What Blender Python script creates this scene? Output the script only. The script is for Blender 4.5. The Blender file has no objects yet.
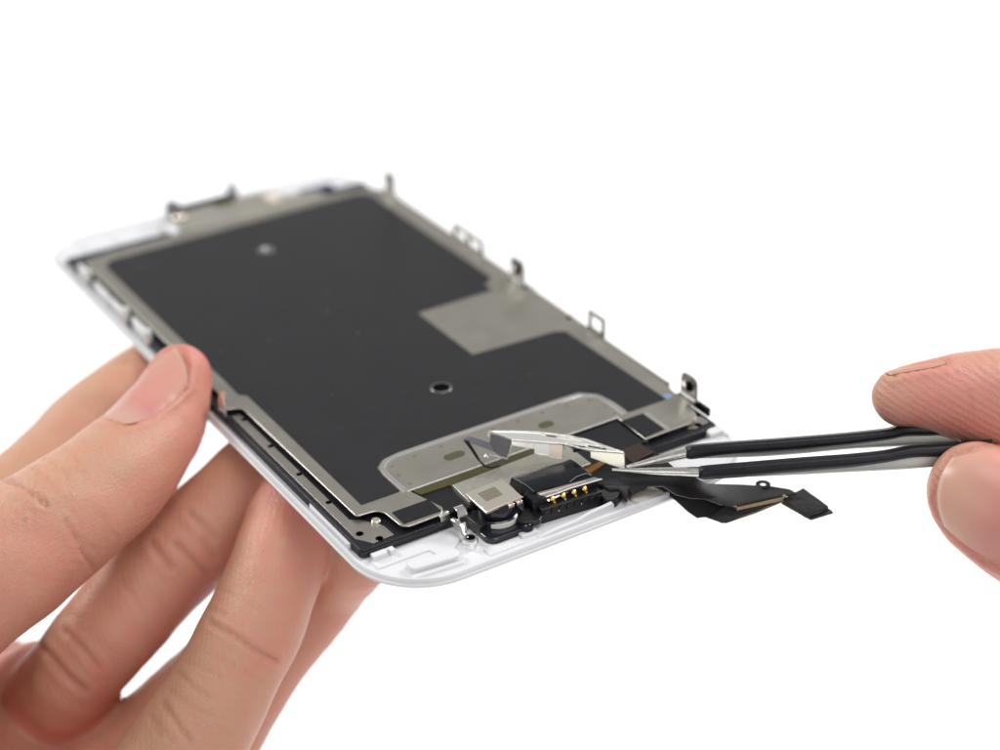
import bpy, bmesh, math, random
import numpy as np
from mathutils import Vector, Matrix
random.seed(7)
S = bpy.context.scene
COL = S.collection
MM = 0.001

# ------------------------------------------------------------------ camera maths (phone lies level at z = 0, millimetres)
RV = np.array([2.0116035050284595, -0.5936830449735279, 0.3159856850201832])
TV = np.array([-23.385271746054684, -7.751540430391047, 319.2629584330017])
FPX = 1887.557031620598
def _rot(r):
    th = np.linalg.norm(r); k = r/th
    K = np.array([[0, -k[2], k[1]], [k[2], 0, -k[0]], [-k[1], k[0], 0]])
    return np.eye(3)+math.sin(th)*K+(1-math.cos(th))*K@K
RC = _rot(RV); CAM = -RC.T@TV
def at(px, py, z=0.0):
    d = RC.T@np.array([(px-500)/FPX, (py-375)/FPX, 1.0]); return CAM+d*((z-CAM[2])/d[2])
def atd(px, py, D):
    return CAM+D*(RC.T@np.array([(px-500)/FPX, (py-375)/FPX, 1.0]))
def proj(P):
    c = P@RC.T+TV
    return np.stack([500+FPX*c[:, 0]/c[:, 2], 375+FPX*c[:, 1]/c[:, 2]], 1), c[:, 2]

# ------------------------------------------------------------------ materials
def mat(name, col, rough=.5, metal=0., bump=0., bscale=3000., var=0., vscale=300., spec=.5, coat=0., alpha=1., trans=0., rvar=0.):
    m = bpy.data.materials.new(name); m.use_nodes = True
    nt = m.node_tree; b = nt.nodes['Principled BSDF']
    b.inputs['Base Color'].default_value = (*col, 1); b.inputs['Roughness'].default_value = rough
    b.inputs['Metallic'].default_value = metal; b.inputs['Specular IOR Level'].default_value = spec
    b.inputs['Coat Weight'].default_value = coat; b.inputs['Transmission Weight'].default_value = trans
    tc = nt.nodes.new('ShaderNodeTexCoord')
    if var:
        n = nt.nodes.new('ShaderNodeTexNoise'); n.inputs['Scale'].default_value = vscale; n.inputs['Detail'].default_value = 5
        nt.links.new(tc.outputs['Object'], n.inputs['Vector'])
        mx = nt.nodes.new('ShaderNodeMix'); mx.data_type = 'RGBA'
        mx.inputs[6].default_value = tuple(c*(1-var) for c in col)+(1,); mx.inputs[7].default_value = tuple(min(1, c*(1+var)) for c in col)+(1,)
        nt.links.new(n.outputs['Fac'], mx.inputs[0]); nt.links.new(mx.outputs[2], b.inputs['Base Color'])
        if rvar:
            mr = nt.nodes.new('ShaderNodeMapRange'); mr.inputs['To Min'].default_value = rough-rvar; mr.inputs['To Max'].default_value = rough+rvar
            nt.links.new(n.outputs['Fac'], mr.inputs['Value']); nt.links.new(mr.outputs[0], b.inputs['Roughness'])
    if bump:
        n2 = nt.nodes.new('ShaderNodeTexNoise'); n2.inputs['Scale'].default_value = bscale; n2.inputs['Detail'].default_value = 4
        nt.links.new(tc.outputs['Object'], n2.inputs['Vector'])
        bp = nt.nodes.new('ShaderNodeBump'); bp.inputs['Strength'].default_value = bump; bp.inputs['Distance'].default_value = .0002
        nt.links.new(n2.outputs['Fac'], bp.inputs['Height']); nt.links.new(bp.outputs[0], b.inputs['Normal'])
    return m
M = dict(
    white=mat('white_plastic', (.725, .727, .74), .38, var=.03, vscale=150, bump=.08, bscale=1500),
    white_glossy=mat('white_gloss', (.8, .8, .82), .2),
    plate=mat('shield_steel', (.555, .525, .46), .40, 1, bump=.10, bscale=4000, var=.07, vscale=260, rvar=.05),
    plate_light=mat('rim_steel', (.72, .71, .69), .35, 1, bump=.05),
    bright=mat('bright_steel', (.86, .84, .79), .22, 1, bump=.10, bscale=900, var=.05, vscale=400, rvar=.06),
    chrome=mat('chrome', (.85, .84, .82), .14, 1),
    brushed=mat('backing_steel', (.58, .55, .48), .42, .9, bump=.5, bscale=3200, var=.2, vscale=1500),
    cap=mat('cap_steel', (.70, .66, .575), .30, .72, bump=.05, var=.04, vscale=300),
    rose=mat('cap_edge', (.92, .78, .68), .25, 1),
    graphite=mat('graphite_film', (.019, .018, .020), .33, bump=.16, bscale=700, var=.14, vscale=120, spec=.33, rvar=.05),
    black=mat('black_plastic', (.009, .009, .011), .33, bump=.12, var=.2, vscale=500, spec=.45),
    module=mat('module_black', (.012, .012, .018), .33, bump=.5, bscale=5200, var=.3, vscale=2500, spec=.32),
    foam=mat('black_foam', (.048, .047, .047), .92, bump=1., bscale=2600, var=.4, vscale=1800, spec=.2),
    tape=mat('black_tape', (.014, .014, .016), .5, bump=.12, bscale=1500, var=.2, vscale=400, spec=.22),
    flex=mat('flex_black', (.009, .009, .011), .48, bump=.18, bscale=450, var=.25, vscale=300, spec=.32),
    glossblack=mat('gloss_black', (.006, .007, .010), .22, bump=.3, bscale=520, spec=.4),
    hole=mat('hole_dark', (.003, .003, .003), .9, spec=.02),  # near-black discs stand in for open holes, the dark put into colour
    slot=mat('slot_olive', (.075, .068, .034), .5),  # the slots' own olive colour
    olive=mat('olive_flex', (.062, .052, .013), .45, var=.25, vscale=500),
    amber=mat('amber_film', (.26, .11, .015), .35, var=.2, vscale=400),
    brown=mat('brown_film', (.030, .016, .010), .35, var=.2, vscale=400),
    gold=mat('gold_contact', (.95, .62, .18), .22, 1),
    satin=mat('satin_nickel', (.90, .885, .83), .32, .28, bump=.08, bscale=900, var=.05, vscale=400),
    foil=mat('foil', (.84, .76, .73), .16, 1, bump=.8, bscale=420, var=.15, vscale=500),
    pale=mat('pale_steel', (.82, .82, .80), .4, .4),
    goldmatte=mat('gold_leads', (.85, .66, .42), .3, 1),
    copper=mat('copper_edge', (.24, .16, .11), .45, .5),
    smoke=mat('smoky_plastic', (.014, .015, .022), .16, var=.1, spec=.6),
    milky=mat('milky_reflection', (.80, .80, .73), .25),
    cream=mat('cream_pad', (.66, .60, .52), .45, var=.04),
    greyfilm=mat('grey_film', (.16, .155, .17), .45, bump=.1),
    clip_steel=mat('clip_steel', (.34, .33, .31), .34, 1, bump=.1),
    clip_dark=mat('clip_dark_steel', (.17, .165, .155), .36, 1),
    dimple=mat('dimple_olive', (.16, .14, .10), .6),  # muted olive colour of the dimples
    blue=mat('blue_mark', (.20, .27, .46), .6),
    sleeve=mat('tweezer_sleeve', (.009, .009, .013), .36, spec=.36, bump=.35, bscale=900, var=.2, vscale=600, rvar=.06),
    blade=mat('tweezer_steel', (.74, .72, .68), .26, 1, bump=.25, bscale=1100, var=.12, vscale=700, rvar=.08),
    blade_matt=mat('tweezer_steel_matt', (.46, .45, .42), .5, 1, bump=.15, bscale=2500, var=.1, vscale=500),
)
def add_smudge(m):      # faint etched square worn into the sensor cap (surface tint in the cap's own coordinates)
    return m

# ------------------------------------------------------------------ mesh helpers (all numbers in millimetres)
class MB:
    def __init__(s): s.bm = bmesh.new()
    def prism(s, poly, z0, z1, mx=None):
        f = (lambda p: mx@Vector(p)) if mx else Vector
        a = [s.bm.verts.new(f((x, y, z0))) for x, y in poly]; b = [s.bm.verts.new(f((x, y, z1))) for x, y in poly]
        n = len(poly)
        s.bm.faces.new(a[::-1]); s.bm.faces.new(b)
        for i in range(n): s.bm.faces.new((a[i], a[(i+1) % n], b[(i+1) % n], b[i]))
        return s
    def box(s, x0, x1, y0, y1, z0, z1, mx=None): return s.prism([(x0, y0), (x1, y0), (x1, y1), (x0, y1)], z0, z1, mx)
    def rings(s, rings, cap=True, closed=True):
        R = [[s.bm.verts.new(Vector(p)) for p in r] for r in rings]
        n = len(R[0])
        for a, b in zip(R, R[1:]):
            for i in range(n if closed else n-1): s.bm.faces.new((a[i], a[(i+1) % n], b[(i+1) % n], b[i]))
        if cap: s.bm.faces.new(R[0][::-1]); s.bm.faces.new(R[-1])
        return s
    def lathe(s, c, prof, n=24, axis=None, cap=True):
        ax = Vector(axis or (0, 0, 1)).normalized(); u = ax.orthogonal().normalized(); v = ax.cross(u); c = Vector(c)
        return s.rings([[c+ax*h+u*(r*math.cos(2*math.pi*i/n))+v*(r*math.sin(2*math.pi*i/n)) for i in range(n)] for r, h in prof], cap)
    def tube(s, path, r, n=10, flat=1.0, up=(0, 0, 1)):
        P = [Vector(p) for p in path]; rr = r if isinstance(r, (list, tuple)) else [r]*len(P); out = []
        for i, p in enumerate(P):
            t = (P[min(i+1, len(P)-1)]-P[max(i-1, 0)]).normalized()
            a = t.cross(Vector(up)); a = a.normalized() if a.length > 1e-5 else t.orthogonal().normalized(); b = a.cross(t).normalized()
            out.append([p+a*(rr[i]*math.cos(2*math.pi*k/n))+b*(rr[i]*flat*math.sin(2*math.pi*k/n)) for k in range(n)])
        return s.rings(out)
    def slab(s, rows, th, direction=None):     # rows of points -> a sheet with real thickness
        R = [[Vector(p) for p in r] for r in rows]; H, W = len(R), len(R[0])
        nrm = [[None]*W for _ in range(H)]
        for i in range(H):
            for j in range(W):
                du = R[min(i+1, H-1)][j]-R[max(i-1, 0)][j]; dv = R[i][min(j+1, W-1)]-R[i][max(j-1, 0)]
                n = du.cross(dv); n = n.normalized() if n.length > 1e-9 else Vector((0, 0, 1))
                if direction is not None and n.dot(Vector(direction)) < 0: n = -n
                nrm[i][j] = n
        A = [[s.bm.verts.new(R[i][j]) for j in range(W)] for i in range(H)]
        B = [[s.bm.verts.new(R[i][j]-nrm[i][j]*th) for j in range(W)] for i in range(H)]
        for i in range(H-1):
            for j in range(W-1):
                s.bm.faces.new((A[i][j], A[i][j+1], A[i+1][j+1], A[i+1][j])); s.bm.faces.new((B[i][j], B[i+1][j], B[i+1][j+1], B[i][j+1]))
        edge = [(0, j) for j in range(W)]+[(i, W-1) for i in range(1, H)]+[(H-1, j) for j in range(W-2, -1, -1)]+[(i, 0) for i in range(H-2, 0, -1)]
        for (a, b), (c, d) in zip(edge, edge[1:]+edge[:1]): s.bm.faces.new((A[a][b], B[a][b], B[c][d], A[c][d]))
        return s
    def build(s, name, m, parent=None, bevel=0., smooth=True, seg=2):
        bm = s.bm
        bmesh.ops.recalc_face_normals(bm, faces=bm.faces[:])
        for v in bm.verts: v.co *= MM
        me = bpy.data.meshes.new(name); bm.to_mesh(me); bm.free()
        o = bpy.data.objects.new(name, me); COL.objects.link(o)
        me.materials.append(M[m] if isinstance(m, str) else m)
        if smooth:
            for p in me.polygons: p.use_smooth = True
            me.set_sharp_from_angle(angle=math.radians(35))
        if bevel:
            b = o.modifiers.new('Bevel', 'BEVEL'); b.width = bevel*MM; b.segments = seg; b.limit_method = 'ANGLE'; b.angle_limit = math.radians(40)
            b.harden_normals = False
        if parent: o.parent = parent
        return o
def roundpoly(pts, r, n=6):
    out = []; N = len(pts)
    for i, p in enumerate(pts):
        ri = r[i] if isinstance(r, (list, tuple)) else r
        p = Vector(p); a = Vector(pts[i-1]); b = Vector(pts[(i+1) % N])
        da = (a-p); db = (b-p); ri = min(ri, da.length*.49, db.length*.49)
        if ri < 1e-4: out.append(tuple(p)); continue
        s, e = p+da.normalized()*ri, p+db.normalized()*ri
        for k in range(n+1):
            t = k/n; q = s*(1-t)**2+p*2*t*(1-t)+e*t*t; out.append((q.x, q.y))
    return out
def rrect(W, H, r, n=14, cx=0, cy=0):
    r = max(r, .02); out = []
    for sx, sy, a0 in ((1, 1, 0), (-1, 1, 90), (-1, -1, 180), (1, -1, 270)):
        for k in range(n+1):
            a = math.radians(a0+90*k/n); out.append((cx+sx*(W-r)+r*math.cos(a), cy+sy*(H-r)+r*math.sin(a)))
    return out
def empty(name, loc, label, cat, group=None):
    o = bpy.data.objects.new(name, None); COL.objects.link(o); o.location = Vector(loc)*MM
    o.empty_display_size = .01; o['label'] = label; o['category'] = cat
    if group: o['group'] = group
    return o
def keep(child, parent):            # parts are modelled in world numbers: parent without moving them
    child.parent = parent; child.matrix_parent_inverse = Matrix.Translation(parent.location).inverted()

class Root:                         # a thing: every part built for it is parented in place
    def __init__(s, name, loc, label, cat): s.e = empty(name, loc, label, cat)
    def add(s, o): keep(o, s.e); return o

# ================================================================== the phone display assembly
PH = Root('phone_display', (0, 0, -5), 'white phone display assembly seen from behind, dark film and steel shield, held in left fingers', 'phone screen')
P = PH.add
def sub(o, parent): o.parent = parent; return o

# --- white frame and glass
W, H, CR = 32.7, 68.3, 11.5
def rr3(inset, z, n=16):
    top, bot = rrect(W-inset, H-inset, 9.0-inset, n), rrect(W-inset, H-inset, CR-inset, n); h = len(top)//2
    return [(x, y, z) for x, y in top[:h]+bot[h:]]
frame = P(MB().rings([rr3(1.6, -3.5), rr3(.8, -3.4), rr3(.25, -3.1), rr3(.03, -2.75), rr3(.0, -2.5), rr3(.28, -2.42), rr3(.36, -2.1), rr3(.6, -1.82), rr3(.95, -1.84), rr3(1.25, -2.1), rr3(1.5, -2.36)]).build('frame', 'white'))
glass = P(MB().rings([rr3(1.6, -3.95), rr3(1.25, -3.85), rr3(1.2, -3.7), rr3(1.3, -3.51)]).build('glass_panel', 'white_glossy'))
def wpad(name, poly, z0, z1, r=.4, bev=.15): return sub(MB().prism(roundpoly(poly, r), z0, z1).build(name, 'white', bevel=bev), frame)
wpad('clip_tab', [(-26.9, -64.2), (-20.2, -64.9), (-19.2, -64.2), (-19.3, -62.9), (-23.3, -62.6), (-23.5, -62.2), (-26.9, -62.0)], -2.6, -1.35, .7, .2)
wpad('clip_tab', [(-27.6, -65.2), (-19.5, -65.9), (-19.0, -65.2), (-27.3, -64.4)], -2.6, -1.95, .4, .15)
wpad('corner_block', [(-29.9, -58.6), (-27.7, -58.6), (-27.7, -57.5), (-29.9, -57.5)], -2.8, -1.35, .1, .1)
wpad('corner_block', [(-27.2, -58.6), (-26.4, -58.6), (-26.4, -57.5), (-27.2, -57.5)], -2.8, -1.35, .1, .1)
wpad('corner_block', [(-27.72, -57.9), (-27.18, -57.9), (-27.18, -57.5), (-27.72, -57.5)], -2.8, -1.4, .05, .05)
wpad('floor_step', [(-30.2, -60.3), (-22.1, -60.3), (-21.6, -62.0), (-19.0, -62.0), (-17.0, -60.5), (-17.3, -57.6), (-30.2, -57.6)], -2.5, -2.14, .2, .06)
wpad('floor_step', [(-29.4, -62.9), (-27.4, -65.2), (-28.3, -65.6), (-30.6, -62.8)], -2.5, -2.2, .2, .06)
wpad('floor_step', [(-15.6, -66.2), (-9.8, -66.2), (-9.8, -64.6), (-15.6, -64.4)], -2.5, -2.2, .1, .05)
wpad('edge_block', [(-31.45, -53.8), (-30.85, -53.8), (-30.85, -41.0), (-31.45, -41.8)], -2.6, -1.35, .3, .15)
wpad('edge_block', [(28.6, -59.3), (31.0, -59.3), (31.0, -57.6), (28.6, -57.6)], -2.8, -1.0, .2, .15)
wpad('corner_shelf', [(24.5, -58.6), (29.2, -58.6), (31, -59.6), (30.5, -62), (26.5, -62.5), (24, -61)], -2.8, -1.8, .6, .2)
wpad('screw_block', [(-9.6, -65.1), (-6.9, -65.4), (-6.7, -63.2), (-9.6, -62.8)], -2.8, -1.9, .2, .12)
# ridge in front of the connector
rid = []
for x, y, z in [(-7.6, -66.1, -2.3), (-6.2, -66.2, -1.9), (-4, -66.2, -1.75), (-1, -66.15, -1.7), (1.2, -66.1, -1.3), (3.8, -66.05, -1.15), (5.3, -65.9, -1.1), (5.7, -65.7, -1.6)]:
    rid.append([(x, y-.28, -2.75), (x, y-.28, z-.1), (x, y-.1, z), (x, y+.18, z), (x, y+.3, z-.1), (x, y+.3, -2.75)])
sub(MB().rings(rid).build('ridge', 'white'), frame)
sub(MB().rings([[(x, y, z) for x, y in rrect(3.2-i, 1.35-i*.6, 1.35-i*.6, 8, 12.0, -66.0)] for i, z in ((0, -2.7), (.02, -2.1), (.15, -1.95), (.5, -1.85))]).build('cream_gasket', 'cream'), frame)
# moulded ribs between the long sides and the module
for k in range(7):
    y = 58-k*3.4
    wpad('floor_rib', [(-31.3, y-.6), (-30.4, y-.6), (-30.4, y+.6), (-31.3, y+.6)], -2.7, -1.7, .1, .08)
for x in (-25, -18.5, -12.5): wpad('floor_rib', [(x-.9, 59.0), (x+.9, 58.6), (x+1.4, 65.2), (x-.6, 65.5)], -2.75, -2.05, .3, .1)

# --- black LCD module with its steel edge strips
mod_poly = roundpoly([(-31.0, -56.8), (31.2, -57.3), (31.2, 57.5), (-31.0, 57.5)], [.8, .8, .3, .3], 4)
module = P(MB().prism(mod_poly, -2.55, -1.0).build('lcd_module', 'module', bevel=.35, seg=2))
strip = sub(MB().prism([(-30.15, -12.0), (-30.1, -53.6), (-28.6, -56.0), (-25.1, -55.7), (-25.2, -53.0), (-27.3, -49.7), (-28.55, -49.0), (-28.7, -12.0)], -1.02, -.93).build('edge_strip', 'plate', bevel=.03), module)
sub(MB().prism([(30.5, -12.0), (30.5, -53.0), (30.6, -55.9), (27.8, -56.5), (26.6, -55.9), (28.4, -52.5), (29, -49.0), (29, -12.0)], -1.02, -.93).build('edge_strip', 'plate', bevel=.03), module)
for x, y in [(-29.05, -14.6), (-29.1, -24.2), (-29.1, -33.9), (-29.0, -43.2)]:
    sub(MB().prism(roundpoly([(x-.35, y-.42), (x+.5, y-.42), (x+.5, y+.42), (x-.35, y+.42)], .35), -.95, -.915).build('notch', 'hole'), module)
for x, y in [(-29.05, -52.9), (-27.3, -55.5), (30.4, -53.4), (28.6, -55.9)]:
    sub(MB().lathe((x, y, -.94), [(.52, 0), (.56, .05), (.42, .05), (.36, .01)]).build('screw_hole', 'hole'), module)
sub(MB().lathe((-25.7, -51.6, -1.0), [(.68, 0), (.66, .42), (.56, .5), (.4, .5), (.38, .25)]).build('standoff', 'cap'), module)
sub(MB().box(-31.0, -15.8, -57.15, -56.75, -2.0, -1.25).build('front_lip', 'black', bevel=.1), module)
sub(MB().prism([(16.5, -57.6), (29.0, -58.0), (29.0, -57.0), (16.5, -56.9)], -2.2, -.8).build('front_lip', 'module', bevel=.2), module)

# --- steel shield plate
outline = [(-28.25, -12.6), (-27.95, -49.9), (-24.9, -50.25), (-24.15, -51.2), (-23.85, -55.6), (-23.0, -56.35), (-17.6, -56.3), (-16.9, -55.6),
           (-16.5, -54.7), (-18.3, -48.4), (18.7, -48.4), (18.5, -56.0), (27.9, -56.0), (29.6, -54.2), (29.9, -51.6), (32.1, -51.4), (32.1, -48.4), (30.6, -47.3), (31.2, -44),
           (31.8, 20), (31.8, 49.0), (30.0, 51.6), (22, 53.4), (-24.0, 53.4), (-29.0, 52.6), (-29.4, 50.0), (-29.4, -9.3), (-30.4, -9.6), (-30.6, -11.6), (-29.4, -11.9)]
rad = [.8, .6, .6, .8, .8, .9, .3, .3, .3, .2, .2, .3, 1.5, 1, .2, .2, .4, .5, .3, .3, 2, 1, 1, 1, 1, 1, .5, .3, .4, .6]
plate = P(MB().prism(roundpoly(outline, rad, 5), -.26, 0).build('shield_plate', 'plate', bevel=.09))
# graphite film, cut round the button bracket field and the bare steel window
film = [(-26.0, -47.8), (-19.5, -47.8), (-19.5, -42.5), (-19.2, -40.3), (-17.3, -38.6), (-14.5, -38.1), (13.4, -38.3), (18.2, -38.5), (20.4, -40.6), (21.1, -44.5), (21.0, -48.0), (28.3, -48.1), (27.9, -20.3),
        (26.2, -19.3), (10.8, -18.6), (10.8, -.3), (27.2, 3.0), (28.3, 4.2), (28.2, 48.8), (26.0, 50.3), (-24.6, 49.9), (-26.0, 49.2), (-26.9, 47.5), (-26.9, -8.4), (-25.9, -9.4)]
film[14:16] = [(10.8, -18.4), (10.8, -.2)]; film.insert(16, (25.8, -.1)); film.insert(17, (26.0, 2.6))
graphite = sub(MB().prism(roundpoly(film, .35, 4), -.01, .075).build('graphite_film', 'graphite', bevel=.03), plate)
_d = random.Random(11)
for _ in range(14):
    sub(MB().lathe((_d.uniform(-24, 25), _d.uniform(-37, 45), .07), [(.05+.05*_d.random(), 0), (.03, .05)], 6).build('dust_speck', 'pale'), graphite)
# bright bead round the button bracket field
bead = [(-16.9, -48.3), (-18.6, -46.0), (-18.95, -42.6), (-18.6, -40.6), (-17.0, -39.3), (-14.4, -38.85), (-5, -38.85), (5, -38.95), (13.3, -39.05), (17.6, -39.25), (19.6, -40.9), (20.3, -44.0), (20.35, -48.2)]
bead = [(-18.9, -48.2), (-18.95, -45)]+bead[2:]
sub(MB().tube([(x, y, .03) for x, y in bead], .42, 10, .5).build('raised_bead', 'plate_light'), plate)
sub(MB().tube([(x, -48.35+.0*x, -.05) for x in (-18.6, -10, 0, 10, 18.8)], .16, 8).build('plate_lip', 'plate_light'), plate)
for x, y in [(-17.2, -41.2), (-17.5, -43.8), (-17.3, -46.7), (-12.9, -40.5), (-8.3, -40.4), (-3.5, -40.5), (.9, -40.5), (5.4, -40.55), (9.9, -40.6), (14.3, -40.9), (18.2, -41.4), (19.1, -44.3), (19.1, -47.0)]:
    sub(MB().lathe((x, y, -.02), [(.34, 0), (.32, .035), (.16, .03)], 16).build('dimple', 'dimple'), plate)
def pill(x0, x1, y, r, n=10):
    return [(x1+r*math.cos(a), y+r*math.sin(a)) for a in [(-.5+k/n)*math.pi for k in range(n+1)]]+[(x0-r*math.cos(a), y-r*math.sin(a)) for a in [(-.5+k/n)*math.pi for k in range(n+1)]]
sub(MB().prism(pill(-8.8, -7.0, -43.7, .85), -.02, .03).build('slot', 'slot'), plate)
sub(MB().prism(pill(8.0, 8.9, -43.9, .85), -.02, .03).build('slot', 'slot'), plate)
sub(MB().prism(roundpoly([(-23.3, -55.5), (-17.2, -55.6), (-17.2, -52.0), (-23.3, -52.0)], .15), -.01, .09).build('tape_pad', 'tape', bevel=.02), plate)
sub(MB().prism(roundpoly([(18.6, -55.6), (22.6, -55.3), (22.6, -49.6), (18.6, -49.6)], .15), -.01, .09).build('tape_pad', 'tape', bevel=.02), plate)
sub(MB().tube([(23.1, -49.6, 0), (23.1, -55.9, 0)], .22, 8, .7).build('seam', 'plate_light'), plate)
sub(MB().prism([(23.4, -55.9), (27.9, -55.9), (29.5, -54), (29.7, -51.2), (23.4, -49.9)], -.01, .02).build('arm_face', 'plate'), plate)
sub(MB().lathe((29.0, -47.4, -.01), [(.75, 0), (.7, .04)], 14).build('ink_mark', 'blue'), plate)
# bent tab at the end of the left arm
sub(MB().slab([[(-18.0, -56.1, -.03), (-16.5, -55.7, -.03)], [(-18.0, -56.5, -.08), (-16.3, -56.1, -.08)], [(-17.95, -56.72, -.35), (-16.2, -56.35, -.35)], [(-17.9, -56.78, -1.0), (-16.2, -56.45, -1.0)], [(-17.6, -56.8, -1.9), (-16.4, -56.5, -1.9)]], .22, (0, -.8, .5)).build('bent_tab', 'bright', bevel=.05), plate)
# rolled flange down the right side
fl = []
for x, z in ((31.5, -.02), (32.0, -.12), (32.35, -.45), (32.4, -1.3)): fl.append([(x, -43.5, z), (x+.1, -20, z), (x+.35, 10, z), (x+.4, 50, z)])
sub(MB().slab(fl, .2, (.6, 0, .5)).build('side_flange', 'plate'), plate)
for y in (-2.6, -16.5): sub(MB().lathe((31.2, y, -.01), [(.55, 0), (.5, .06)], 14).build('rivet', 'hole'), plate)
for x, y, r in ((.9, -24.9, 1.45), (.35, 37.6, 1.15)):
    ring = sub(MB().lathe((x, y, .03), [(r*1.2, .02), (r*1.14, .10), (r*1.05, .11), (r, .09), (r*.98, .05)], 32, cap=False).build('screw_hole', 'clip_steel'), plate)
    if y > 0: ring.data.materials[0] = M['plate_light']
    if y < 0: sub(MB().lathe((x, y, .0), [(r*1.02, .0), (r*1.02, .085)], 32).build('opening', 'hole'), plate)
    else:
        sub(MB().lathe((x, y, .0), [(r*1.02, .0), (r*1.02, .085)], 32).build('opening', 'hole'), plate)
        sub(MB().lathe((x-.2, y, .05), [(.55, 0), (.52, .3), (.3, .38)], 20).build('screw', 'pale'), plate)

# --- spring clips along both long sides
def clip_loop(x, y0, y1, h, z0=-1.2, r=.36, bars=0, lean=0.):
    b = MB(); a, c = min(y0, y1), max(y0, y1); t = r*.6
    ys = [a+r]+[a+r+(c-a-2*r)*(k+1)/(bars+1) for k in range(bars)]+[c-r]
    for y in ys: b.box(x-t, x+t, y-r, y+r, z0-.6, z0+h-2*r)
    b.prism([(x-t, a), (x+t, a), (x+t, c), (x-t, c)], z0+h-2*r-.002, z0+h)
    b.box(x-t*.8, x+t*.8, a+.02, c-.02, z0-.6, z0+1.3)
    return P(b.build('spring_clip', 'clip_dark', bevel=.12))
def clip_tab(x, y, w, h, z0=-.3, mt='clip_dark', hole=True):
    b = MB()
    prof = roundpoly([(-w/2, 0), (w/2, 0), (w/2, h), (-w/2, h)], [0, 0, w*.35, w*.35])
    mx = Matrix(((0, 0, 1, x), (1, 0, 0, y), (0, 1, 0, z0), (0, 0, 0, 1)))
    b.prism(prof, -.2, .12, mx)
    b.slab([[(x-1.0, y-w/2, .04), (x-1.0, y+w/2, .04)], [(x-.5, y-w/2, .1), (x-.5, y+w/2, .1)], [(x-.15, y-w/2, .5), (x-.15, y+w/2, .5)], [(x-.1, y-w/2, 1.0), (x-.1, y+w/2, 1.0)]], .2, (-.5, 0, 1))
    c = P(b.build('spring_clip', mt, bevel=.1))
    if hole:
        sub(MB().lathe((x-.3, y-.2, z0+h*.55), [(w*.2, 0), (w*.2, .16), (w*.12, .18)], 16, (-1, 0, 0)).build('clip_hole', 'hole'), c)
        sub(MB().lathe((x-.25, y+w*.16, z0+h*.62), [(w*.13, 0), (w*.12, .25), (w*.06, .3)], 16, (-1, 0, 0)).build('clip_dimple', 'chrome'), c)
    return c
clip_tab(31.9, 47.0, 3.6, 4.6, hole=False)
clip_loop(32.3, 23.6, 13.2, 3.6, bars=1, r=.42)
clip_tab(31.6, .4, 4.4, 4.6)
clip_loop(32.4, -20.6, -25.2, 4.2)
clip_tab(31.6, -49.6, 4.0, 4.3)
P(MB().box(32.0, 32.5, -54.0, -48.6, -1.6, -.2).build('clip_foot', 'black', bevel=.1))
P(MB().box(32.1, 32.5, -4.2, -1.0, -1.4, -.1).build('clip_foot', 'black', bevel=.1))
# left side: bright curled clips
clip_loop(-30.9, 43.0, 36.2, 1.9, -1.6, .42, bars=1).data.materials[0] = M['pale']
clip_loop(-30.9, 35.6, 28.2, 1.9, -1.6, .42, bars=1).data.materials[0] = M['pale']
clip_loop(-30.9, 25.2, 18.8, 2.4, -1.6, .45, bars=1).data.materials[0] = M['pale']
clip_loop(-31.0, 50.0, 46.2, 2.6, -1.6, .5, bars=1).data.materials[0] = M['pale']
for y in (46.4, 28.6, 18.8):
    P(MB().lathe((-31.0, y, -1.4), [(.7, 0), (.75, 1.6), (.6, 2.3), (.3, 2.6)], 16).build('clip_knob', 'pale'))
P(MB().slab([[(-30.8, -12.4, -1.4), (-30.9, -9.8, -1.4)], [(-31.0, -12.3, -.7), (-31.1, -9.8, -.7)], [(-31.1, -12.1, .9), (-31.1, -9.9, .9)], [(-30.9, -11.8, 2.3), (-30.9, -10.2, 2.3)], [(-30.3, -11.5, 2.9), (-30.3, -10.5, 2.9)]], .25, (-1, 0, .2)).build('spring_clip', 'chrome', bevel=.06))
P(MB().prism([(-31.2, -12.5), (-28.7, -12.6), (-28.7, -9), (-31.2, 12)], -1.35, -.9).build('gap_liner', 'black', bevel=.05))

# --- top end: earpiece bracket, posts, sensor flex
top = P(MB().prism(roundpoly([(-9.0, 54.6), (13.2, 53.9), (21.0, 53.6), (21.0, 57.0), (14.5, 58.4), (13.6, 62.6), (-8.5, 63.0)], .8), -1.4, -.2).build('earpiece_bracket', 'brushed', bevel=.15))
P(MB().box(-5.5, 5.6, 63.3, 66.2, -2.6, -.3).build('earpiece_mesh', 'black', bevel=.3))
sub(MB().prism(roundpoly([(1.0, 60.8), (5.0, 60.8), (5.0, 62.9), (1.0, 62.9)], .3), -.3, -.1).build('flex_patch', 'olive', bevel=.05), top)
sub(MB().prism(roundpoly([(10.2, 56.2), (13.0, 56.0), (13.6, 60.5), (10.8, 60.8)], .5), -.25, .35).build('mic_pad', 'cream', bevel=.15), top)
P(MB().prism(roundpoly([(17.2, 57.4), (24.8, 56.2), (25.2, 59.6), (18.0, 59.8)], .3), -2.4, -.6).build('sensor_flex', mat('navy_flex', (.02, .025, .07), .4), bevel=.15))
for x, y, h in ((-6.8, 63.8, 2.0), (6.2, 64.6, 2.9)):
    p_ = P(MB().lathe((x, y, -2.5), [(1.3, 0), (1.2, 2.0), (1.1, 2.5), (1.05, h+.6), (.9, h+.9)], 18).build('screw_post', mat('grey_post', (.25, .26, .29), .4, .6)))
    sub(MB().lathe((x, y, -2.5+h+.6), [(1.3, 0), (1.5, .5), (1.4, 1.3), (.8, 1.8)], 18).build('post_cap', 'white_glossy' if x > 0 else 'greyfilm'), p_)
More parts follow.
